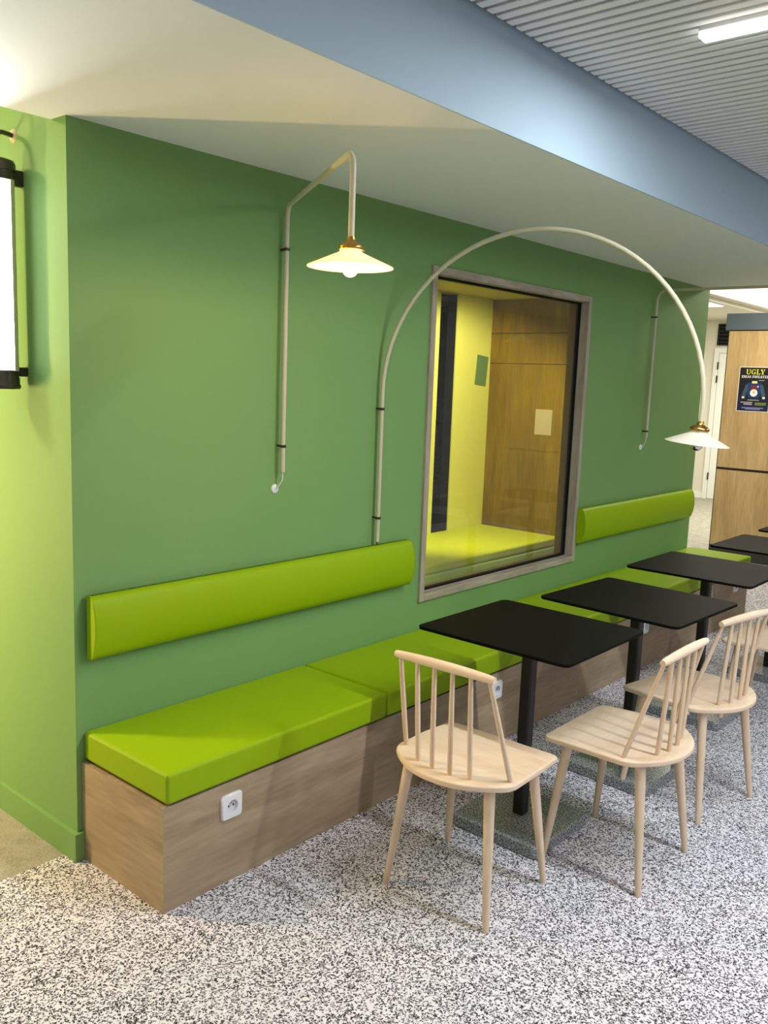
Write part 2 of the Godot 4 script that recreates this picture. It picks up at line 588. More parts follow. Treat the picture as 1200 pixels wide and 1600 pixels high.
# ----------------------------------------------------------------- room shell
func build_shell() -> void:
	var H := 2.374
	struct("floor", "black and white speckled carpet covering the lounge floor", "carpet", bx(Vector3(-4, -0.1, -0.06), Vector3(12, 0, 5)), M.carpet)
	struct("floor", "plain grey beige floor in the corridor behind the green wall", "floor", bx(Vector3(-4, -0.1, -3.6), Vector3(12, 0.0, -0.06)), M.beige_floor)
	# the green wall with its window opening: x 1.785..3.299, y 0.584..2.154
	struct("wall_front", "long matte green wall with a window opening above the lime bench", "wall", boxes([
		[Vector3(0.1, 0, -0.1), Vector3(1.785, 2.75, 0)], [Vector3(3.299, 0, -0.1), Vector3(5.1, 2.75, 0)],
		[Vector3(1.785, 0, -0.1), Vector3(3.299, 0.584, 0)], [Vector3(1.785, 2.154, -0.1), Vector3(3.299, 2.75, 0)]]), M.green_paint)
	struct("wall_left", "narrow green side wall round the corner, carrying the tube lamp", "wall", bx(Vector3(0, 0, -3.0), Vector3(0.1, 2.75, 0)), M.green_paint)
	struct("baseboard_left", "green painted baseboard along the foot of the side wall", "baseboard", boxes([
		[Vector3(-0.016, 0, -3.0), Vector3(0, 0.098, 0.014)], [Vector3(0, 0, 0), Vector3(0.017, 0.098, 0.014)]]), M.green_paint)
	struct("ceiling_soffit", "lowered smooth white soffit over the green wall", "soffit", boxes([
		[Vector3(-4, H, 0.0), Vector3(5.06, H + 0.06, 0.972)], [Vector3(-4, H, -0.085), Vector3(0, H + 0.06, 0.0)]]), M.white_paint)
	struct("trim_1", "pale blue grey bulkhead face between white soffit and slatted ceiling", "bulkhead", bx(Vector3(-4, H, 0.972), Vector3(5.06, 2.75, 0.978)), M.blue_grey_paint)
	# slatted ceiling: every slat a piece of its own
	var ceil := thing("ceiling", "grey slatted ceiling of long parallel slats over black felt", "ceiling", Vector3.ZERO, 0.0, "", "structure")
	part("felt_backing", bx(Vector3(-4, 2.704, 0.978), Vector3(5.06, 2.75, 5)), M.felt_black, ceil)
	var long_slat := rbox(Vector3(0.0345, 0.014, 4.0), 0.004, 1)
	var pitch := 0.0507
	for k in range(-100, 77):
		var x := 1.187 + pitch * k
		if x < -3.95 or x > 5.04: continue
		part("ceiling_slat", long_slat, M.slat_grey, ceil, Vector3(x, 2.670, 2.992))
	struct("ceiling_slab", "white plasterboard ceiling of the hallway and corridor", "ceiling", bx(Vector3(-4, 2.75, -3.6), Vector3(12, 2.85, 5)), M.warm_white_paint)
	struct("wall_back", "plain white wall behind the photographer", "wall", bx(Vector3(-4.1, 0, 5), Vector3(12.1, 2.85, 5.1)), M.back_wall_paint)
	struct("wall_west", "plain white wall far left of the lounge", "wall", bx(Vector3(-4.1, 0, -3.7), Vector3(-4, 2.85, 5)), M.back_wall_paint)
	struct("wall_corridor", "green wall block on the other side of the narrow corridor, outside the picture", "wall", bx(Vector3(-4, 0, -3.0), Vector3(-1.4, 2.75, -0.5)), M.green_paint)
	struct("wall_north", "plain white wall closing the corridor behind the booth", "wall", bx(Vector3(-4, 0, -3.7), Vector3(12, 2.85, -3.6)), M.warm_white_paint)

# ----------------------------------------------------------------- window and the booth behind it
func build_window_and_booth() -> void:
	var x0 := 1.785
	var x1 := 3.299
	var y0 := 0.584
	var y1 := 2.154
	var w := thing("window_1", "tall interior window with greyed oak frame looking into the yellow booth", "window", Vector3.ZERO, 0.0, "", "structure")
	var t := 0.036
	var z0 := -0.060
	var z1 := 0.014
	var zc := (z0 + z1) / 2
	var d := z1 - z0
	part("frame_stile", rbox(Vector3(t, y1 - y0, d), 0.003, 1), M.grey_oak_upright, w, Vector3(x0 + t / 2, (y0 + y1) / 2, zc))
	part("frame_stile", rbox(Vector3(t, y1 - y0, d), 0.003, 1), M.grey_oak_upright, w, Vector3(x1 - t / 2, (y0 + y1) / 2, zc))
	part("frame_rail", rbox(Vector3(x1 - x0 - 2 * t, t, d), 0.003, 1), M.grey_oak, w, Vector3((x0 + x1) / 2, y0 + t / 2, zc))
	part("frame_rail", rbox(Vector3(x1 - x0 - 2 * t, t, d), 0.003, 1), M.grey_oak, w, Vector3((x0 + x1) / 2, y1 - t / 2, zc))
	var lining := -0.112
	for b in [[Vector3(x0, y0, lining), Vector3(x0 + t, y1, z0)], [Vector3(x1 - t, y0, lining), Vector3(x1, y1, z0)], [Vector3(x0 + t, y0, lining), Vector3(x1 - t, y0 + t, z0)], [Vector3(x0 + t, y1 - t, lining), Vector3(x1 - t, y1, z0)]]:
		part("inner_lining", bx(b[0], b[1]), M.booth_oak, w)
	var gx0 := x0 + t
	var gx1 := x1 - t
	var gy0 := y0 + t
	var gy1 := y1 - t
	var gz := -0.05
	var q := 0.011
	var gk := boxes([[Vector3(gx0, gy0, gz - 0.012), Vector3(gx0 + q, gy1, gz + 0.012)], [Vector3(gx1 - q, gy0, gz - 0.012), Vector3(gx1, gy1, gz + 0.012)],
		[Vector3(gx0 + q, gy0, gz - 0.012), Vector3(gx1 - q, gy0 + q, gz + 0.012)], [Vector3(gx0 + q, gy1 - q, gz - 0.012), Vector3(gx1 - q, gy1, gz + 0.012)]])
	part("gasket", gk, M.hole_black, w)
	var g := Geo.new()
	g.flat(Vector3(gx0 + q, gy0 + q, gz), Vector3(gx1 - q, gy0 + q, gz), Vector3(gx1 - q, gy1 - q, gz), Vector3(gx0 + q, gy1 - q, gz), Vector3.BACK)
	part("pane", g.done(), M.window_glass, w)

	# booth shell
	struct("wall_booth", "lime yellow back wall of the booth seen through the window", "wall", boxes([
		[Vector3(0.1, 0, -1.7), Vector3(3.96, 2.305, -1.6)], [Vector3(4.18, 0, -1.612), Vector3(4.66, 2.305, -1.6)]]), M.lime_wall_paint)
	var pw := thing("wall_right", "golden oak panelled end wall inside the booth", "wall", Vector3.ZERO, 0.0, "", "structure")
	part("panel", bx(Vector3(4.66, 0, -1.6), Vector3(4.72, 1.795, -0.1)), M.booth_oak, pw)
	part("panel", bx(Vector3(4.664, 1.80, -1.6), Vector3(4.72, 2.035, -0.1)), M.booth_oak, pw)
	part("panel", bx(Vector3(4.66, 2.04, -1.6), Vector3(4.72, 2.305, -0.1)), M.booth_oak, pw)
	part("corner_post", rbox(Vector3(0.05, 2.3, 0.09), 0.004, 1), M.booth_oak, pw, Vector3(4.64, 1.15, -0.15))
	struct("wall_end", "green end of the wall block beside the hallway", "wall", boxes([
		[Vector3(4.72, 0, -1.7), Vector3(5.1, 2.75, -0.1)], [Vector3(5.05, 0, -3.0), Vector3(5.1, 2.75, -1.7)]]), M.warm_white_paint)
	struct("ceiling_booth", "olive yellow ceiling of the booth behind the window", "ceiling", bx(Vector3(0.1, 2.305, -1.7), Vector3(4.72, 2.36, -0.1)), M.olive_ceiling)
	struct("wall_alcove", "dark alcove walls behind the slot in the lime wall", "wall", boxes([
		[Vector3(3.6, 0, -2.75), Vector3(5.05, 2.4, -2.7)], [Vector3(3.55, 0, -2.75), Vector3(3.6, 2.4, -1.7)], [Vector3(3.55, 2.4, -2.75), Vector3(5.05, 2.45, -1.7)], [Vector3(4.186, 0, -1.7), Vector3(4.72, 2.4, -1.613)]]), M.dark_paint)
	# tall dark cabinet in the alcove: navy door above, open shelves with boxes below
	var cab := thing("shelf_cabinet", "tall dark cabinet with navy door over open shelves, behind the slot", "cabinet", Vector3(4.86, 0, -2.2))
	part("carcass", boxes([[Vector3(0.14, 0, -0.45), Vector3(0.18, 2.3, 0.48)], [Vector3(-0.16, 0, 0.45), Vector3(0.14, 2.3, 0.48)], [Vector3(-0.16, 0, -0.48), Vector3(0.14, 2.3, -0.45)]]), M.dark_paint, cab)
	var door := part("door", rbox(Vector3(0.02, 0.72, 0.86), 0.004, 1), M.navy_paint, cab, Vector3(-0.16, 1.86, 0))
	part("door_edge_handle", rbox(Vector3(0.016, 0.5, 0.016), 0.004, 1), M.hole_black, door, Vector3(-0.018, -0.05, -0.2))
	for y in [0.55, 0.8, 1.05, 1.28, 1.47]:
		part("shelf", bx(Vector3(-0.15, y, -0.45), Vector3(0.14, y + 0.02, 0.45)), M.grey_plinth, cab)
	var tones := [srgb(96, 92, 78), srgb(70, 80, 60), srgb(60, 50, 46), srgb(118, 112, 92), srgb(40, 46, 52)]
	var words := ["beige", "olive", "brown", "pale", "slate"]
	var where := ["top", "second", "third", "fourth", "lowest"]
	for k in 5:
		var ys: float = [0.57, 0.82, 1.07, 1.30, 1.49][4 - k] if k > 0 else 1.30
		if k == 3: ys = 0.57
		if k == 1: ys = 1.07
		if k == 2: ys = 0.82
		if k == 4: continue
		var hh := 0.12 + 0.03 * (k % 2)
		var b := thing("storage_box", "small %s storage box on the %s open shelf of the dark cabinet" % [words[k], where[k]], "box", Vector3(4.86, ys, -2.2 + [0.05, -0.12, 0.12, -0.02][k]))
		part("body", rbox(Vector3(0.2, hh, 0.3), 0.008, 1), mat("box_tone_%d" % k, tones[k], 0.7), b, Vector3(0, hh / 2, 0))
		part("lid", rbox(Vector3(0.21, 0.02, 0.31), 0.006, 1), M.grey_plinth, b, Vector3(0, hh + 0.01, 0))
	# booth seat: a stack of lime cushions on a low base, its front towards the window
	var seat := thing("booth_bench_base", "low dark base under the stacked lime cushions in the booth", "bench", Vector3(3.0, 0, -1.2))
	part("body", rbox(Vector3(3.3, 0.2, 0.72), 0.006, 1), M.dark_paint, seat, Vector3(0, 0.1, 0))
	var cm := rbox(Vector3(3.3, 0.063, 0.76), 0.016, 3, 2)
	var nth := ["lowest", "second from bottom", "third from bottom", "topmost"]
	for k in 4:
		var cu := thing("booth_cushion", "long lime cushion in the booth, %s of its stack of four" % nth[k], "cushion", Vector3(3.0, 0.2 + 0.065 * k, -1.22), 0.0, "stacked cushions in the booth")
		part("pad", cm, M.yellow_lime_vinyl if k == 3 else M.stripe_lime_vinyl, cu, Vector3(0, 0.0325, 0))
	# papers stuck to the booth walls
	var n1 := Geo.new()
	n1.box(Vector3(-0.078, -0.12, 0), Vector3(0.078, 0.12, 0.003))
	var note := part("paper_note", n1.done(), M.note_green, self, Vector3(4.54, 1.733, -1.6))
	note.rotation.z = -0.09
	tag(note, "tilted green paper sheet on the lime booth wall", "note")
	var n2 := Geo.new()
	n2.box(Vector3(-0.003, -0.1, -0.075), Vector3(0, 0.1, 0.075))
	tag(part("paper_sheet", n2.done(), mat("paper_yellowed", srgb(196, 180, 132), 0.7, 0.3), self, Vector3(4.66, 1.345, -1.065)), "pale paper sheet on the golden oak booth wall", "paper")
	# booth downlight
	var dl := thing("recessed_downlight", "small round downlight in the booth ceiling, out of sight", "ceiling light", Vector3(3.4, 2.30, -0.6))
	part("trim_ring", lathe([Vector2(0.05, 0.005), Vector2(0.05, -0.004), Vector2(0.062, -0.006), Vector2(0.066, 0.005)], 32), M.white_plastic, dl)
	part("light_disc", lathe([Vector2(0.0, -0.002), Vector2(0.05, -0.002)], 32), M.panel_glow, dl)
	var sp := SpotLight3D.new()
	sp.name = "downlight_beam"
	sp.light_energy = 2.9
	sp.light_color = Color(1.0, 0.97, 0.86)
	sp.light_size = 0.05
	sp.spot_range = 10.0
	sp.spot_attenuation = 2.0
	sp.spot_angle = 46.0
	sp.spot_angle_attenuation = 0.6
	sp.shadow_enabled = true
	dl.add_child(sp)
	sp.position = Vector3(0, -0.02, 0)
	sp.basis = Basis.looking_at(Vector3(0.85, -1.25, -1.0).normalized(), Vector3.UP)

# ----------------------------------------------------------------- bench, cushions, sockets
func build_bench() -> void:
	var D := 0.4576
	var hb := 0.342
	var b := thing("bench", "long oak laminate bench box running along the green wall", "bench", Vector3(0, 0, 0))
	part("front_panel", bx(Vector3(0.037, 0, D - 0.019), Vector3(5.1326, hb, D)), M.oak_laminate, b)
	part("end_panel", bx(Vector3(0.018, 0, 0.002), Vector3(0.037, hb, D)), M.oak_laminate, b)
	part("end_panel", bx(Vector3(5.1326, 0, 0.002), Vector3(5.1516, hb, D)), M.oak_laminate, b)
	part("seat_board", bx(Vector3(0.04, hb - 0.02, 0.004), Vector3(5.13, hb + 0.008, D - 0.014)), M.gap_brown, b)
	# five seat cushions
	var edges := [0.022, 1.035, 2.066, 3.110, 4.185, 5.150]
	var say := ["lime green seat cushion at the near left end of the bench", "lime green seat cushion second from the left, behind the first spindle chair",
		"lime green seat cushion under the window, behind the middle black table", "lime green seat cushion below the far backrest, fourth from the left", "lime green seat cushion at the far right end of the bench"]
	for k in 5:
		var w: float = edges[k + 1] - edges[k] - 0.007
		var cu := thing("seat_cushion", say[k], "cushion", Vector3((edges[k] + edges[k + 1]) / 2, hb + 0.008, 0.236), 0.0, "seat cushions along the bench")
		var h := 0.098
		var dz := 0.464
		part("pad", rbox(Vector3(w, h, dz), 0.013, 4, 8, 0.004), M.lime_vinyl, cu, Vector3(0, h / 2, 0))
		var g := Geo.new()
		var sx := w / 2 - 0.0055
		var sz := dz / 2 - 0.0055
		for s in [-1, 1]:
			tube_into(g, [Vector3(s * sx, 0.012, sz), Vector3(s * sx, h - 0.008, sz)], 0.0022, 6)
			tube_into(g, [Vector3(s * sx, h - 0.005, -sz + 0.02), Vector3(s * sx, h - 0.005, sz)], 0.0022, 6)
		tube_into(g, [Vector3(-sx, h - 0.005, sz), Vector3(sx, h - 0.005, sz)], 0.0022, 6)
		part("seam", g.done(), M.lime_vinyl, cu)
	# backrests: padded rolls with a flat back, fixed to the wall
	backrest(0.035, 1.665, "long lime green backrest roll on the wall left of the window")
	backrest(3.295, 4.985, "lime green backrest roll on the wall right of the window")
	# sockets in the bench front
	socket(0.275, 0.262, "white power socket at the near left end of the bench front")
	socket(1.804, 0.262, "white power socket in the bench front behind the first spindle chair")
	socket(3.375, 0.255, "white power socket in the bench front beside the second table's post")
	socket(4.884, 0.262, "white power socket near the far right end of the bench front")

func backrest(x0: float, x1: float, label: String) -> void:
	var y0 := 0.698
	var y1 := 0.908
	var L := x1 - x0
	var t := thing("backrest_cushion", label, "backrest", Vector3(x0, y0, 0), 0.0, "wall backrests above the bench")
	var h := y1 - y0
	var o := []
	o.append(Vector2(0.012, 0.0))
	for k in 21:
		var a := -1.0 + 2.0 * k / 20.0
		var e := pow(absf(a), 14.0)
		o.append(Vector2(0.040 + 0.022 * (1.0 - a * a) + 0.009 * (1.0 - e), h / 2 + a * (h / 2 - 0.0005)))
	o.append(Vector2(0.012, h))
	part("pad", extrude_x(o, 0, L, 0.006), M.lime_vinyl, t)
	part("mounting_board", bx(Vector3(0.02, 0.015, 0.0), Vector3(L - 0.02, h - 0.015, 0.013)), M.gap_brown, t)
	for e in [0.003, L - 0.003]:
		var path := []
		for p in o: path.append(Vector3(e, p.y, p.x))
		part("seam", tube(path, 0.0022, 6), M.lime_vinyl, t)

func socket(x: float, y: float, label: String) -> void:
	var t := thing("power_socket", label, "socket", Vector3(x, y, 0.4576), 0.0, "sockets in the bench front")
	# plate with a round well: loops from the back edge over the bevelled face into the well
	var g := Geo.new()
	var loops := [[0.042, 0.0, true], [0.042, 0.007, true], [0.0385, 0.0112, true], [0.0225, 0.0122, false]]
	var well := [[0.0225, 0.0122, false], [0.0205, 0.0108, false], [0.0195, 0.0022, false], [0.0001, 0.0018, false]]
	for set_ in [loops, well]:
		if set_ == well:
			part("cover_plate", g.done(), M.white_plastic, t)
			g = Geo.new()
		for k in 3:
			var ids := [[], []]
			for i in 65:
				var an := TAU * i / 64.0
				for q in 2:
					var l: Array = set_[k + q]
					var m := Vector2(cos(an), sin(an))
					var rad: float = l[0]
					if l[2]: rad = l[0] / pow(pow(absf(m.x), 9.0) + pow(absf(m.y), 9.0), 1.0 / 9.0)
					var dr: float = set_[k][0] - set_[k + 1][0]
					var dz: float = set_[k + 1][1] - set_[k][1]
					var nn := Vector3(m.x * dz, m.y * dz, dr).normalized()
					ids[q].append(g.vert(Vector3(m.x * rad, m.y * rad, l[1]), nn))
			for i in 64: g.quad(ids[0][i], ids[0][i + 1], ids[1][i + 1], ids[1][i])
	part("recess", g.done(), mat_once("recess_white", srgb(214, 216, 220), 0.35), t)
	var h := Geo.new()
	for s in [-1, 1]: tube_into(h, [Vector3(s * 0.0095, -0.001, 0.0015), Vector3(s * 0.0095, -0.001, 0.003)], 0.0028, 12)
	part("contact_hole", h.done(), M.hole_black, t)
	part("earth_pin", tube([Vector3(0, 0.010, 0.002), Vector3(0, 0.010, 0.0115)], 0.0024, 10), M.chrome, t)

func mat_once(called: String, c: Color, r: float) -> StandardMaterial3D:
	return M[called] if M.has(called) else mat(called, c, r)

# ----------------------------------------------------------------- tables
func rounded_rect(w: float, d: float, r: float, seg := 6) -> Array:
	var o := []
	for c in [[1, 1, 0.0], [-1, 1, 90.0], [-1, -1, 180.0], [1, -1, 270.0]]:
		for k in seg + 1:
			var a := deg_to_rad(c[2] + 90.0 * k / seg)
			o.append(Vector2(c[0] * (w / 2 - r) + r * cos(a), c[1] * (d / 2 - r) + r * sin(a)))
	return o

func build_tables() -> void:
	var t := thing("cafe_table", "nearest black square cafe table, beside the sideways spindle chair", "table", Vector3(1.267, 0, 0.94), 0.0, "black cafe tables along the bench")
	part("tabletop", slab(rounded_rect(0.58, 0.616, 0.03), 0.75, 0.762, 0.003, 2), M.black_laminate, t)
	part("support_plate", rbox(Vector3(0.3, 0.008, 0.3), 0.003, 1), M.black_steel, t, Vector3(0, 0.7455, 0))
	part("post", rbox(Vector3(0.046, 0.7, 0.046), 0.009, 3), M.black_steel, t, Vector3(0, 0.395, 0))
	part("base_plate", slab(rounded_rect(0.37, 0.37, 0.025), 0.0, 0.046, 0.007, 3), M.polished_stone, t)
	var more := [[1.99, 1.02, -0.05, "second black square cafe table, below the right half of the window"], [2.903, 0.965, 0.0, "third black square cafe table, in front of the far backrest"],
		[3.845, 1.03, 0.0, "fourth black square cafe table, at the far end of the bench"], [4.68, 1.03, 0.0, "farthest black cafe table, only a corner in front of the wood panel"]]
	for m in more:
		var c: Node3D = t.duplicate()
		c.name = numbered("cafe_table")
		add_child(c)
		c.position = Vector3(m[0], 0, m[1])
		c.rotation.y = m[2]
		c.set_meta("label", m[3])

# ----------------------------------------------------------------- spindle-back chairs
func seat_outline() -> Array:
	var o := []
	# front edge at z -0.20, corners rounded; the back is a flattened arc
	var r := 0.035
	for k in 7:
		var a := deg_to_rad(-180.0 + 90.0 * k / 6)
		o.append(Vector2(-0.215 + r + r * cos(a), -0.202 + r + r * sin(a)))
	for k in 7:
		var a := deg_to_rad(-90.0 + 90.0 * k / 6)
		o.append(Vector2(0.215 - r + r * cos(a), -0.202 + r + r * sin(a)))
	o.append(Vector2(0.222, -0.04))
	for k in 41:
		var f := 1.0 - k / 20.0          # 1 .. -1 across the back
		var x := 0.227 * f
		var z := 0.229 - 0.118 * pow(absf(f), 2.2)
		var e := clampf((absf(f) - 0.90) / 0.10, 0.0, 1.0)
		o.append(Vector2(signf(f) * (absf(x) - 0.005 * e * e), z - 0.016 * e * e))
	o.append(Vector2(-0.222, -0.04))
	return o

func seat_dish(p: Vector2) -> float:
	var d := Vector2(p.x / 0.2, (p.y - 0.02) / 0.19).length()
	return -0.009 * clampf(1.0 - d * d, 0.0, 1.0) - 0.010 * clampf((-p.y - 0.13) / 0.07, 0.0, 1.0)

func build_chairs() -> void:
	var t := thing("spindle_chair", "pale beech spindle-back chair nearest the camera, turned sideways to the first table", "chair", Vector3(0.805, 0, 1.02), deg_to_rad(-88.0), "beech spindle chairs at the cafe tables")
	part("seat", slab(seat_outline(), 0.431, 0.452, 0.007, 3, true), M.beech, t)
	for c in [[-1, -1], [1, -1], [-1, 1], [1, 1]]:
		var a := Vector3(c[0] * 0.193, 0.0, c[1] * 0.178)
		var b := Vector3(c[0] * 0.15, 0.432, c[1] * 0.13)
		var path := []
		var rad := []
		for k in 9:
			var f := k / 8.0
			path.append(a.lerp(b, f))
			rad.append(lerpf(0.0098, 0.0182, pow(f, 0.75)))
		part("leg", tube(path, rad, 16), M.beech_upright, t)
	var bases := [Vector2(-0.199, 0.088), Vector2(-0.097, 0.161), Vector2(-0.033, 0.175), Vector2(0.033, 0.175), Vector2(0.097, 0.161), Vector2(0.199, 0.088)]
	var tops := [-0.163, -0.098, -0.033, 0.033, 0.098, 0.163]
	for k in 6:
		var lo := Vector3(bases[k].x, 0.440, bases[k].y)
		var hi := Vector3(tops[k], 0.782, 0.186)
		var path := []
		var rad := []
		for i in 11:
			var f := i / 10.0
			path.append(lo.lerp(hi, f))
			rad.append(0.0055 + 0.0029 * pow(sin(PI * clampf(0.62 - f * 0.62 + 0.1, 0, 1)), 0.8))
		part("spindle", tube(path, rad, 12), M.beech_upright, t)
	var rp := []
	var rr := []
	for i in 21:
		var f := -1.0 + i / 10.0
		rp.append(Vector3(f * 0.181, 0.788 + 0.002 * (1 - f * f), 0.188))
		rr.append((0.0118 + 0.0036 * (1.0 - f * f)) * (1.0 if absf(f) < 0.99 else 0.86))
	part("top_rail", tube(rp, rr, 18), M.beech, t)
	var more := [[1.33, 1.296, 0.0, "pale beech spindle-back chair facing the wall at the first table"], [1.973, 1.29, -10.0, "pale beech spindle-back chair facing the wall at the second table"],
		[3.0, 1.3, 0.0, "pale beech chair at the third table, cut off by the right edge of the picture"]]
	for m in more:
		var c: Node3D = t.duplicate()
		c.name = numbered("spindle_chair")
		add_child(c)
		c.position = Vector3(m[0], 0, m[1])
		c.rotation.y = deg_to_rad(m[2])
		c.set_meta("label", m[3])

# ----------------------------------------------------------------- lamps
func swing_lamp(called: String, label: String, x: float, y0: float, path: Array, clips: Array, tip: Vector3, lit: bool, dia: float, tilt: Basis, plug: bool) -> Node3D:
	var t := thing(called, label, "wall lamp", Vector3(x, y0, 0), 0.0, "tubular wall lamps with opal shades")
	var o := Vector3(x, y0, 0)
	var local := []
	for p in path: local.append(p - o)
	part("lamp_arm", tube(local, 0.0092, 14), M.cream_steel, t)
	for y in clips:
		var g := Geo.new()
		lathe_into(g, [Vector2(0.0092, -0.005), Vector2(0.0125, -0.005), Vector2(0.0125, 0.005), Vector2(0.0092, 0.005)], 18, true, Transform3D(Basis(), Vector3(0, y - y0, 0.03)))
		tube_into(g, [Vector3(-0.001, y - y0, 0.0), Vector3(-0.001, y - y0, 0.022)], 0.0045, 10)
		part("wall_clip", g.done(), M.dark_bronze, t)
	if plug:
		part("cable", tube(bent([Vector3(0, 0.01, 0.03), Vector3(0, -0.03, 0.03), Vector3(-0.012, -0.066, 0.012), Vector3(-0.012, -0.066, 0.0)], 0.008), 0.0028, 8), M.cable_white, t)
		var g := Geo.new()
		lathe_into(g, [Vector2(0.0, 0.008), Vector2(0.014, 0.007), Vector2(0.018, 0.003), Vector2(0.0185, 0.0)], 24, false, Transform3D(Basis(Vector3.RIGHT, PI / 2), Vector3(-0.012, -0.067, 0)))
		part("cable_rosette", g.done(), M.white_plastic, t)
	else:
		part("cable", tube([Vector3(0, 0.01, 0.03), Vector3(0, -0.02, 0.028), Vector3(-0.006, -0.05, 0.006), Vector3(-0.006, -0.07, 0.004)], 0.0026, 8), M.dark_bronze, t)
	var head := Transform3D(tilt, tip - o)
	var k := dia / 0.238
	var cap := Geo.new()
	lathe_into(cap, [Vector2(0.0, 0.082), Vector2(0.0105, 0.082), Vector2(0.012, 0.076), Vector2(0.014, 0.069), Vector2(0.024, 0.064), Vector2(0.034, 0.057), Vector2(0.0355, 0.051), Vector2(0.034, 0.047), Vector2(0.0, 0.047)], 32, true, head)
	for s in [-1, 1]: tube_into(cap, [head * Vector3(s * 0.03, 0.049, 0.01), head * Vector3(s * 0.041, 0.049, 0.0137)], 0.003, 8)
	part("brass_cap", cap.done(), M.brass, t)
	var sh := Geo.new()
	lathe_into(sh, [Vector2(0.029, 0.05), Vector2(0.0305, 0.05), Vector2(0.031, 0.041), Vector2(0.036 * k, 0.0375), Vector2(0.078 * k, 0.0185), Vector2(0.1175 * k, 0.001), Vector2(0.119 * k, -0.001), Vector2(0.1175 * k, -0.002),
		Vector2(0.077 * k, 0.0155), Vector2(0.035 * k, 0.034), Vector2(0.029, 0.038), Vector2(0.028, 0.05)], 48, true, head)
	part("lamp_shade", sh.done(), M.opal_glass, t)
	var bl := Geo.new()
	var prof := [Vector2(0.0, -0.0285)]
	for i in range(1, 13):
		var a := -PI / 2 + PI * 0.83 * i / 12.0
		prof.append(Vector2(0.0225 * cos(a), -0.006 + 0.0225 * sin(a)))
	prof.append(Vector2(0.011, 0.03))
	prof.append(Vector2(0.011, 0.047))
	lathe_into(bl, prof, 24, false, head)
	part("light_bulb" if lit else "mirrored_bulb", bl.done(), M.lamp_glow if lit else M.chrome, t)
	if lit:
		var l := OmniLight3D.new()
		l.name = "bulb_light"
		l.light_color = Color(1.0, 0.80, 0.52)
		l.light_energy = BULB_ENERGY
		l.light_size = 0.02
		l.omni_range = 12.0
		l.omni_attenuation = 2.0
		l.shadow_enabled = true
		t.add_child(l)
		l.position = head * Vector3(0, -0.006, 0)
	return t

const BULB_ENERGY := 0.17

func build_lamps() -> void:
	# lamp with a straight arm, lit, left of the window
	var tip := Vector3(0.410, 1.943, 0.788)
	var b := Vector3(tip.x, 2.255, tip.z)
	swing_lamp("swing_arm_lamp", "lit cream swing-arm wall lamp left of the window, warm glowing opal shade", 0.868, 1.265,
		bent([Vector3(0.868, 1.265, 0.03), Vector3(0.868, 2.255, 0.03), b, Vector3(tip.x, 2.015, tip.z)], 0.05), [1.366, 2.10], tip, true, 0.245, Basis(), true)
	# the arched lamp
	var A := Vector3(1.442, 1.578, 0.03)
	var an := deg_to_rad(15.0)
	var d := Vector3(sin(an), 0, cos(an))
	var path := [Vector3(1.442, 0.925, 0.03), Vector3(1.442, 1.2, 0.03)]
	for k in 41:
		var a := PI - (PI + 0.09) * k / 40.0
		path.append(A + d * (0.655 + 0.655 * cos(a)) + Vector3(0, 0.655 * sin(a), 0))
	var e: Vector3 = path[-1]
	var across := Vector3.UP.cross(d).normalized()
	var tb := Basis(across, 0.09)
	swing_lamp("arched_wall_lamp", "large cream arched wall lamp crossing the window, unlit white shade", 1.442, 0.925, path, [1.031, 1.508], e + tb * Vector3(0, -0.076, 0), false, 0.232, tb, false)
	# the far lamp, its arm reaching out of the picture
	var tip3 := Vector3(4.15, 1.945, 0.90)
	swing_lamp("swing_arm_lamp", "far cream swing-arm wall lamp right of the window, its shade out of view", 4.14, 1.315,
		bent([Vector3(4.14, 1.315, 0.03), Vector3(4.14, 2.27, 0.03), Vector3(4.15, 2.27, 0.90), Vector3(4.15, 2.017, 0.90)], 0.06), [1.356, 2.10], tip3, false, 0.235, Basis(), true)
	# vertical tube lamp on the side wall
	tube_lamp("glowing white vertical tube lamp with dark end caps on the side wall", Vector3(0, 1.56, -0.27), 0.0, M.tube_glow, Color(0.98, 0.98, 1.0), 2.0)
	tube_lamp("warm tube lamp on the opposite corridor wall, outside the picture", Vector3(-1.4, 0.75, -1.5), PI, M.warm_tube_glow, Color(1.0, 0.83, 0.6), 5.0)

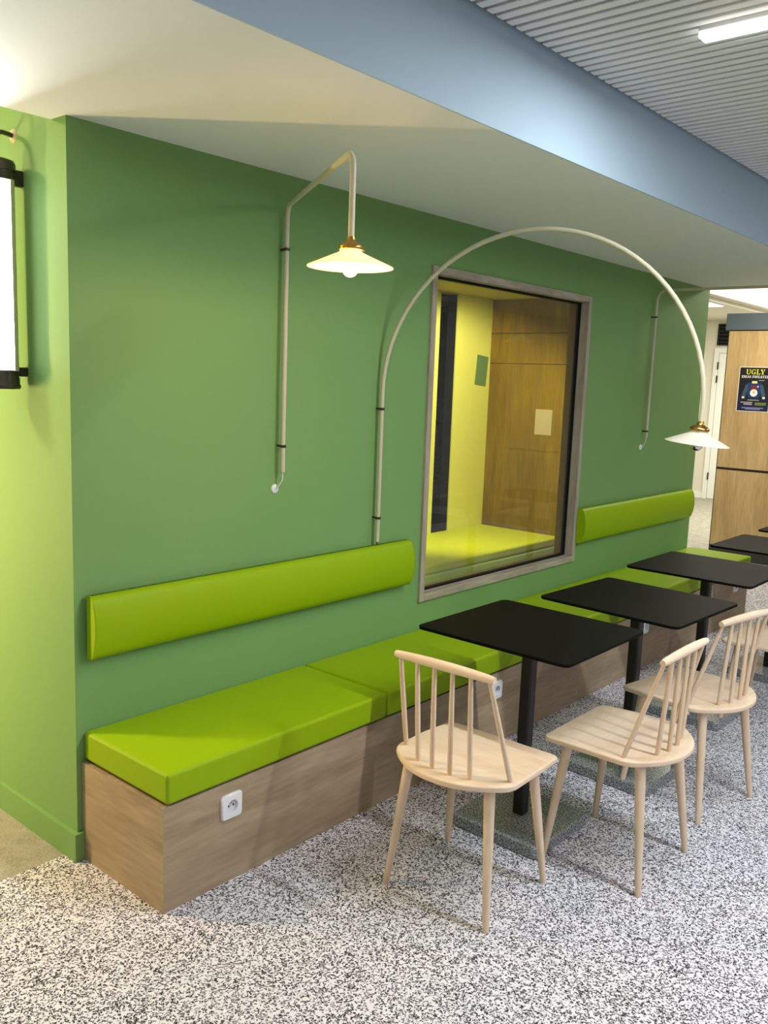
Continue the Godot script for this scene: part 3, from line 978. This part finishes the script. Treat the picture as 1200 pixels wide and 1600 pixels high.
func tube_lamp(label: String, at: Vector3, turn: float, gm: Material, c: Color, energy: float) -> void:
	var t := thing("tube_wall_lamp", label, "wall lamp", at, turn)
	var x := -0.078
	part("light_tube", lathe([Vector2(0, 0.05), Vector2(0.043, 0.05), Vector2(0.043, 0.66), Vector2(0, 0.66)], 28), gm, t, Vector3(x, 0, 0))
	var rf := Geo.new()
	var ring := []
	for y in [0.058, 0.648]:
		var row := []
		for k in 15:
			var a := deg_to_rad(-65.0 + 130.0 * k / 14.0)
			row.append(Vector3(cos(a) * 0.0445, y, sin(a) * 0.0445))
		ring.append(row)
	for k in 14:
		for q in [[0, 1.0], [1, 1.06]]:
			var ids := []
			for p in [ring[0][k], ring[0][k + 1], ring[1][k + 1], ring[1][k]]:
				var nn := Vector3(p.x, 0, p.z).normalized() * (1.0 if q[0] == 1 else -1.0)
				ids.append(rf.vert(Vector3(p.x * q[1], p.y, p.z * q[1]), nn))
			rf.quad(ids[0], ids[1], ids[2], ids[3])
	part("reflector", rf.done(), M.cream_steel, t, Vector3(x, 0, 0))
	part("end_cap", lathe([Vector2(0, 0), Vector2(0.048, 0.0), Vector2(0.052, 0.004), Vector2(0.052, 0.012), Vector2(0.049, 0.016), Vector2(0.049, 0.034), Vector2(0.046, 0.04), Vector2(0.046, 0.056), Vector2(0.043, 0.06)], 28), M.dark_bronze, t, Vector3(x, 0, 0))
	part("end_cap", lathe([Vector2(0.043, 0.645), Vector2(0.046, 0.65), Vector2(0.046, 0.672), Vector2(0.052, 0.676), Vector2(0.052, 0.694), Vector2(0.047, 0.704), Vector2(0.02, 0.712), Vector2(0, 0.712)], 28), M.dark_bronze, t, Vector3(x, 0, 0))
	part("bracket", rbox(Vector3(0.045, 0.03, 0.02), 0.003, 1), M.dark_bronze, t, Vector3(-0.022, 0.055, 0))
	part("bracket", rbox(Vector3(0.045, 0.05, 0.02), 0.003, 1), M.dark_bronze, t, Vector3(-0.022, 0.66, 0))
	part("conduit", tube(bent([Vector3(x, 0.71, 0), Vector3(x, 0.80, -0.02), Vector3(0.0, 0.80, -0.05)], 0.045), 0.0075, 10), M.dark_bronze, t)
	var g := Geo.new()
	lathe_into(g, [Vector2(0, 0.006), Vector2(0.018, 0.005), Vector2(0.022, 0.0)], 24, false, Transform3D(Basis(Vector3.BACK, PI / 2), Vector3(0, 0.80, -0.05)))
	part("rosette", g.done(), M.cream_steel, t)
	area(t, "tube_light", Vector3(x - 0.06, 0.36, 0), Vector2(0.08, 0.6), energy, c, Vector3.LEFT)

# ----------------------------------------------------------------- hallway, wood panel, poster
func build_hall() -> void:
	var X := 7.24
	var p := thing("wall_far", "freestanding golden oak panel wall with dark blue grey top band", "wall", Vector3.ZERO, 0.0, "", "structure")
	part("core", bx(Vector3(X + 0.02, 0, -0.615), Vector3(X + 0.3, 2.37, 3.5)), M.grey_plinth, p)
	for z in [[-0.6, 0.6], [0.606, 1.8], [1.806, 3.0]]:
		part("panel", bx(Vector3(X, 0.13, z[0]), Vector3(X + 0.02, 0.880, z[1])), M.golden_oak, p)
		part("panel", bx(Vector3(X, 0.905, z[0]), Vector3(X + 0.02, 2.215, z[1])), M.golden_oak, p)
	part("top_band", bx(Vector3(X - 0.012, 2.225, -0.635), Vector3(X + 0.31, 2.38, 3.5)), M.dark_blue_grey, p)
	part("plinth", bx(Vector3(X + 0.01, 0, -0.61), Vector3(X + 0.02, 0.12, 3.5)), M.grey_plinth, p)
	poster(X)
	# hallway end wall with door and grille
	struct("wall_east", "white end wall of the hallway", "wall", bx(Vector3(12, 0, -3.7), Vector3(12.1, 2.85, 5)), M.warm_white_paint)
	struct("baseboard_east", "white baseboard of the hallway end wall", "baseboard", bx(Vector3(11.985, 0, -3.6), Vector3(12, 0.09, -2.5)), M.white_paint)
	var d := thing("door_1", "white hallway door with dark hinges, partly behind the panel wall", "door", Vector3(12, 0, -2.0), 0.0, "", "structure")
	part("door_frame", boxes([[Vector3(-0.03, 0, -0.5), Vector3(0, 2.28, -0.43)], [Vector3(-0.03, 0, 0.43), Vector3(0, 2.28, 0.5)], [Vector3(-0.03, 2.21, -0.43), Vector3(0, 2.28, 0.43)]]), M.white_paint, d)
	part("door_leaf", rbox(Vector3(0.03, 2.2, 0.85), 0.004, 1), M.white_paint, d, Vector3(-0.012, 1.105, 0))
	for y in [0.35, 1.82, 2.02]:
		part("hinge", rbox(Vector3(0.02, 0.11, 0.02), 0.004, 1), M.dark_bronze, d, Vector3(-0.035, y, -0.43))
	var v := thing("vent_grille", "dark ventilation grille high on the white hallway wall", "vent", Vector3(11.99, 2.48, -2.28))
	part("frame", boxes([[Vector3(-0.015, -0.16, -0.2), Vector3(0.005, -0.145, 0.2)], [Vector3(-0.015, 0.145, -0.2), Vector3(0.005, 0.16, 0.2)], [Vector3(-0.015, -0.145, -0.2), Vector3(0.005, 0.145, -0.185)], [Vector3(-0.015, -0.145, 0.185), Vector3(0.005, 0.145, 0.2)]]), M.grey_plinth, v)
	part("backing", bx(Vector3(0.0, -0.145, -0.185), Vector3(0.006, 0.145, 0.185)), M.hole_black, v)
	for k in 5: part("slat", rbox(Vector3(0.008, 0.012, 0.37), 0.002, 1), M.grey_plinth, v, Vector3(-0.006, -0.11 + 0.055 * k, 0))
	struct("ceiling_drop", "lower beige strip of the hallway ceiling along the far wall", "ceiling", bx(Vector3(5.1, 2.70, -3.6), Vector3(12, 2.75, -1.55)), M.warm_white_paint)

func poster(X: float) -> void:
	var t := thing("poster", "dark blue event poster with yellow UGLY heading on the wood panel", "poster", Vector3(X, 1.668, -0.318))
	var W := 0.303
	var Hh := 0.425
	part("paper", bx(Vector3(-0.003, -Hh / 2, -W / 2), Vector3(0, Hh / 2, W / 2)), M.paper_white, t)
	# printed face
	var w := 300
	var h := 424
	var im := Image.create(w, h, false, Image.FORMAT_RGB8)
	im.fill(srgb(30, 28, 44))
	for y in h:
		for x in w:
			var c := srgb(26, 26, 36).lerp(srgb(34, 34, 78), clampf((y - 230) / 190.0, 0, 1))
			var dx := (x - 150.0) / 62.0
			var dy := (y - 222.0) / 74.0
			if absf(dx) < 1.0 - 0.12 * dy and absf(dy) < 1.0: c = srgb(24, 58, 118)
			var ax := absf(x - 150.0)
			if ax > 58 and ax < 112 and y > 165 and y < 290 and absf(ax - (62 + (y - 165) * 0.32)) < 20: c = srgb(58, 84, 104)
			if ax > 86 and ax < 112 and y > 282 and y < 302: c = srgb(226, 230, 220)
			if absf(dx) < 0.5 and absf(y - 200.0) < 26: c = srgb(128, 44, 52)
			if Vector2(x - 150, y - 246).length() < 36: c = srgb(240, 238, 232)
			if Vector2(x - 150, y - 240).length() < 12: c = srgb(206, 186, 120)
			if Vector2(x - 186, y - 184).length() < 9: c = srgb(206, 190, 214)
			if absf(x - 150.0) < 26 and absf(y - 142.0) < 12: c = srgb(226, 226, 150)
			if y > 120 and y < 127 and x > 186 and x < 240 and x % 9 < 7: c = srgb(190, 190, 200)
			if y > 312 and y < 320 and x > 96 and x < 206 and x % 8 < 6: c = srgb(206, 210, 170)
			if y > 336 and y < 344 and x > 30 and x < 146 and x % 9 < 7: c = srgb(226, 226, 226)
			if y > 352 and y < 362 and x > 62 and x < 146 and x % 9 < 7: c = srgb(226, 226, 226)
			if y > 340 and y < 350 and x > 168 and x < 276 and x % 9 < 7: c = srgb(150, 180, 60)
			if y > 356 and y < 364 and x > 168 and x < 276 and x % 9 < 7: c = srgb(150, 180, 60)
			if y > 388 and y < 396 and x > 45 and x < 255: c = srgb(150, 156, 206)
			if y > 400 and y < 408 and x > 80 and x < 225: c = srgb(150, 156, 206)
			im.set_pixel(x, y, c)
	var pm := mat("poster_print", Color.WHITE, 0.5, 0.4)
	pm.albedo_texture = ImageTexture.create_from_image(im)
	var g := Geo.new()
	var pw := W / 2 - 0.007
	var ph := Hh / 2 - 0.007
	var nn := Vector3.LEFT
	g.quad(g.vert(Vector3(-0.0036, -ph, -pw), nn, Vector2(0, 1)), g.vert(Vector3(-0.0036, -ph, pw), nn, Vector2(1, 1)), g.vert(Vector3(-0.0036, ph, pw), nn, Vector2(1, 0)), g.vert(Vector3(-0.0036, ph, -pw), nn, Vector2(0, 0)))
	part("print", g.done(), pm, t)
	lettering(t, "UGLY", 0.062, srgb(226, 226, 60), Vector3(-0.0042, 0.163, 0.0), true)
	lettering(t, "XMAS SWEATER", 0.031, srgb(238, 238, 240), Vector3(-0.0042, 0.118, 0.0), true)

func lettering(t: Node3D, text: String, size: float, c: Color, at: Vector3, bold: bool) -> void:
	var f := SystemFont.new()
	f.font_names = PackedStringArray(["Droid Serif" if bold else "Droid Sans"])
	f.font_weight = 700 if bold else 400
	var m := TextMesh.new()
	m.text = text
	m.font = f
	m.font_size = 32
	m.pixel_size = size / 32.0
	m.depth = 0.0006
	var key := "ink_%02x%02x%02x" % [int(c.r * 255), int(c.g * 255), int(c.b * 255)]
	var o := part("lettering", m, mat_once(key, c, 0.5), t, at)
	o.rotation.y = -PI / 2
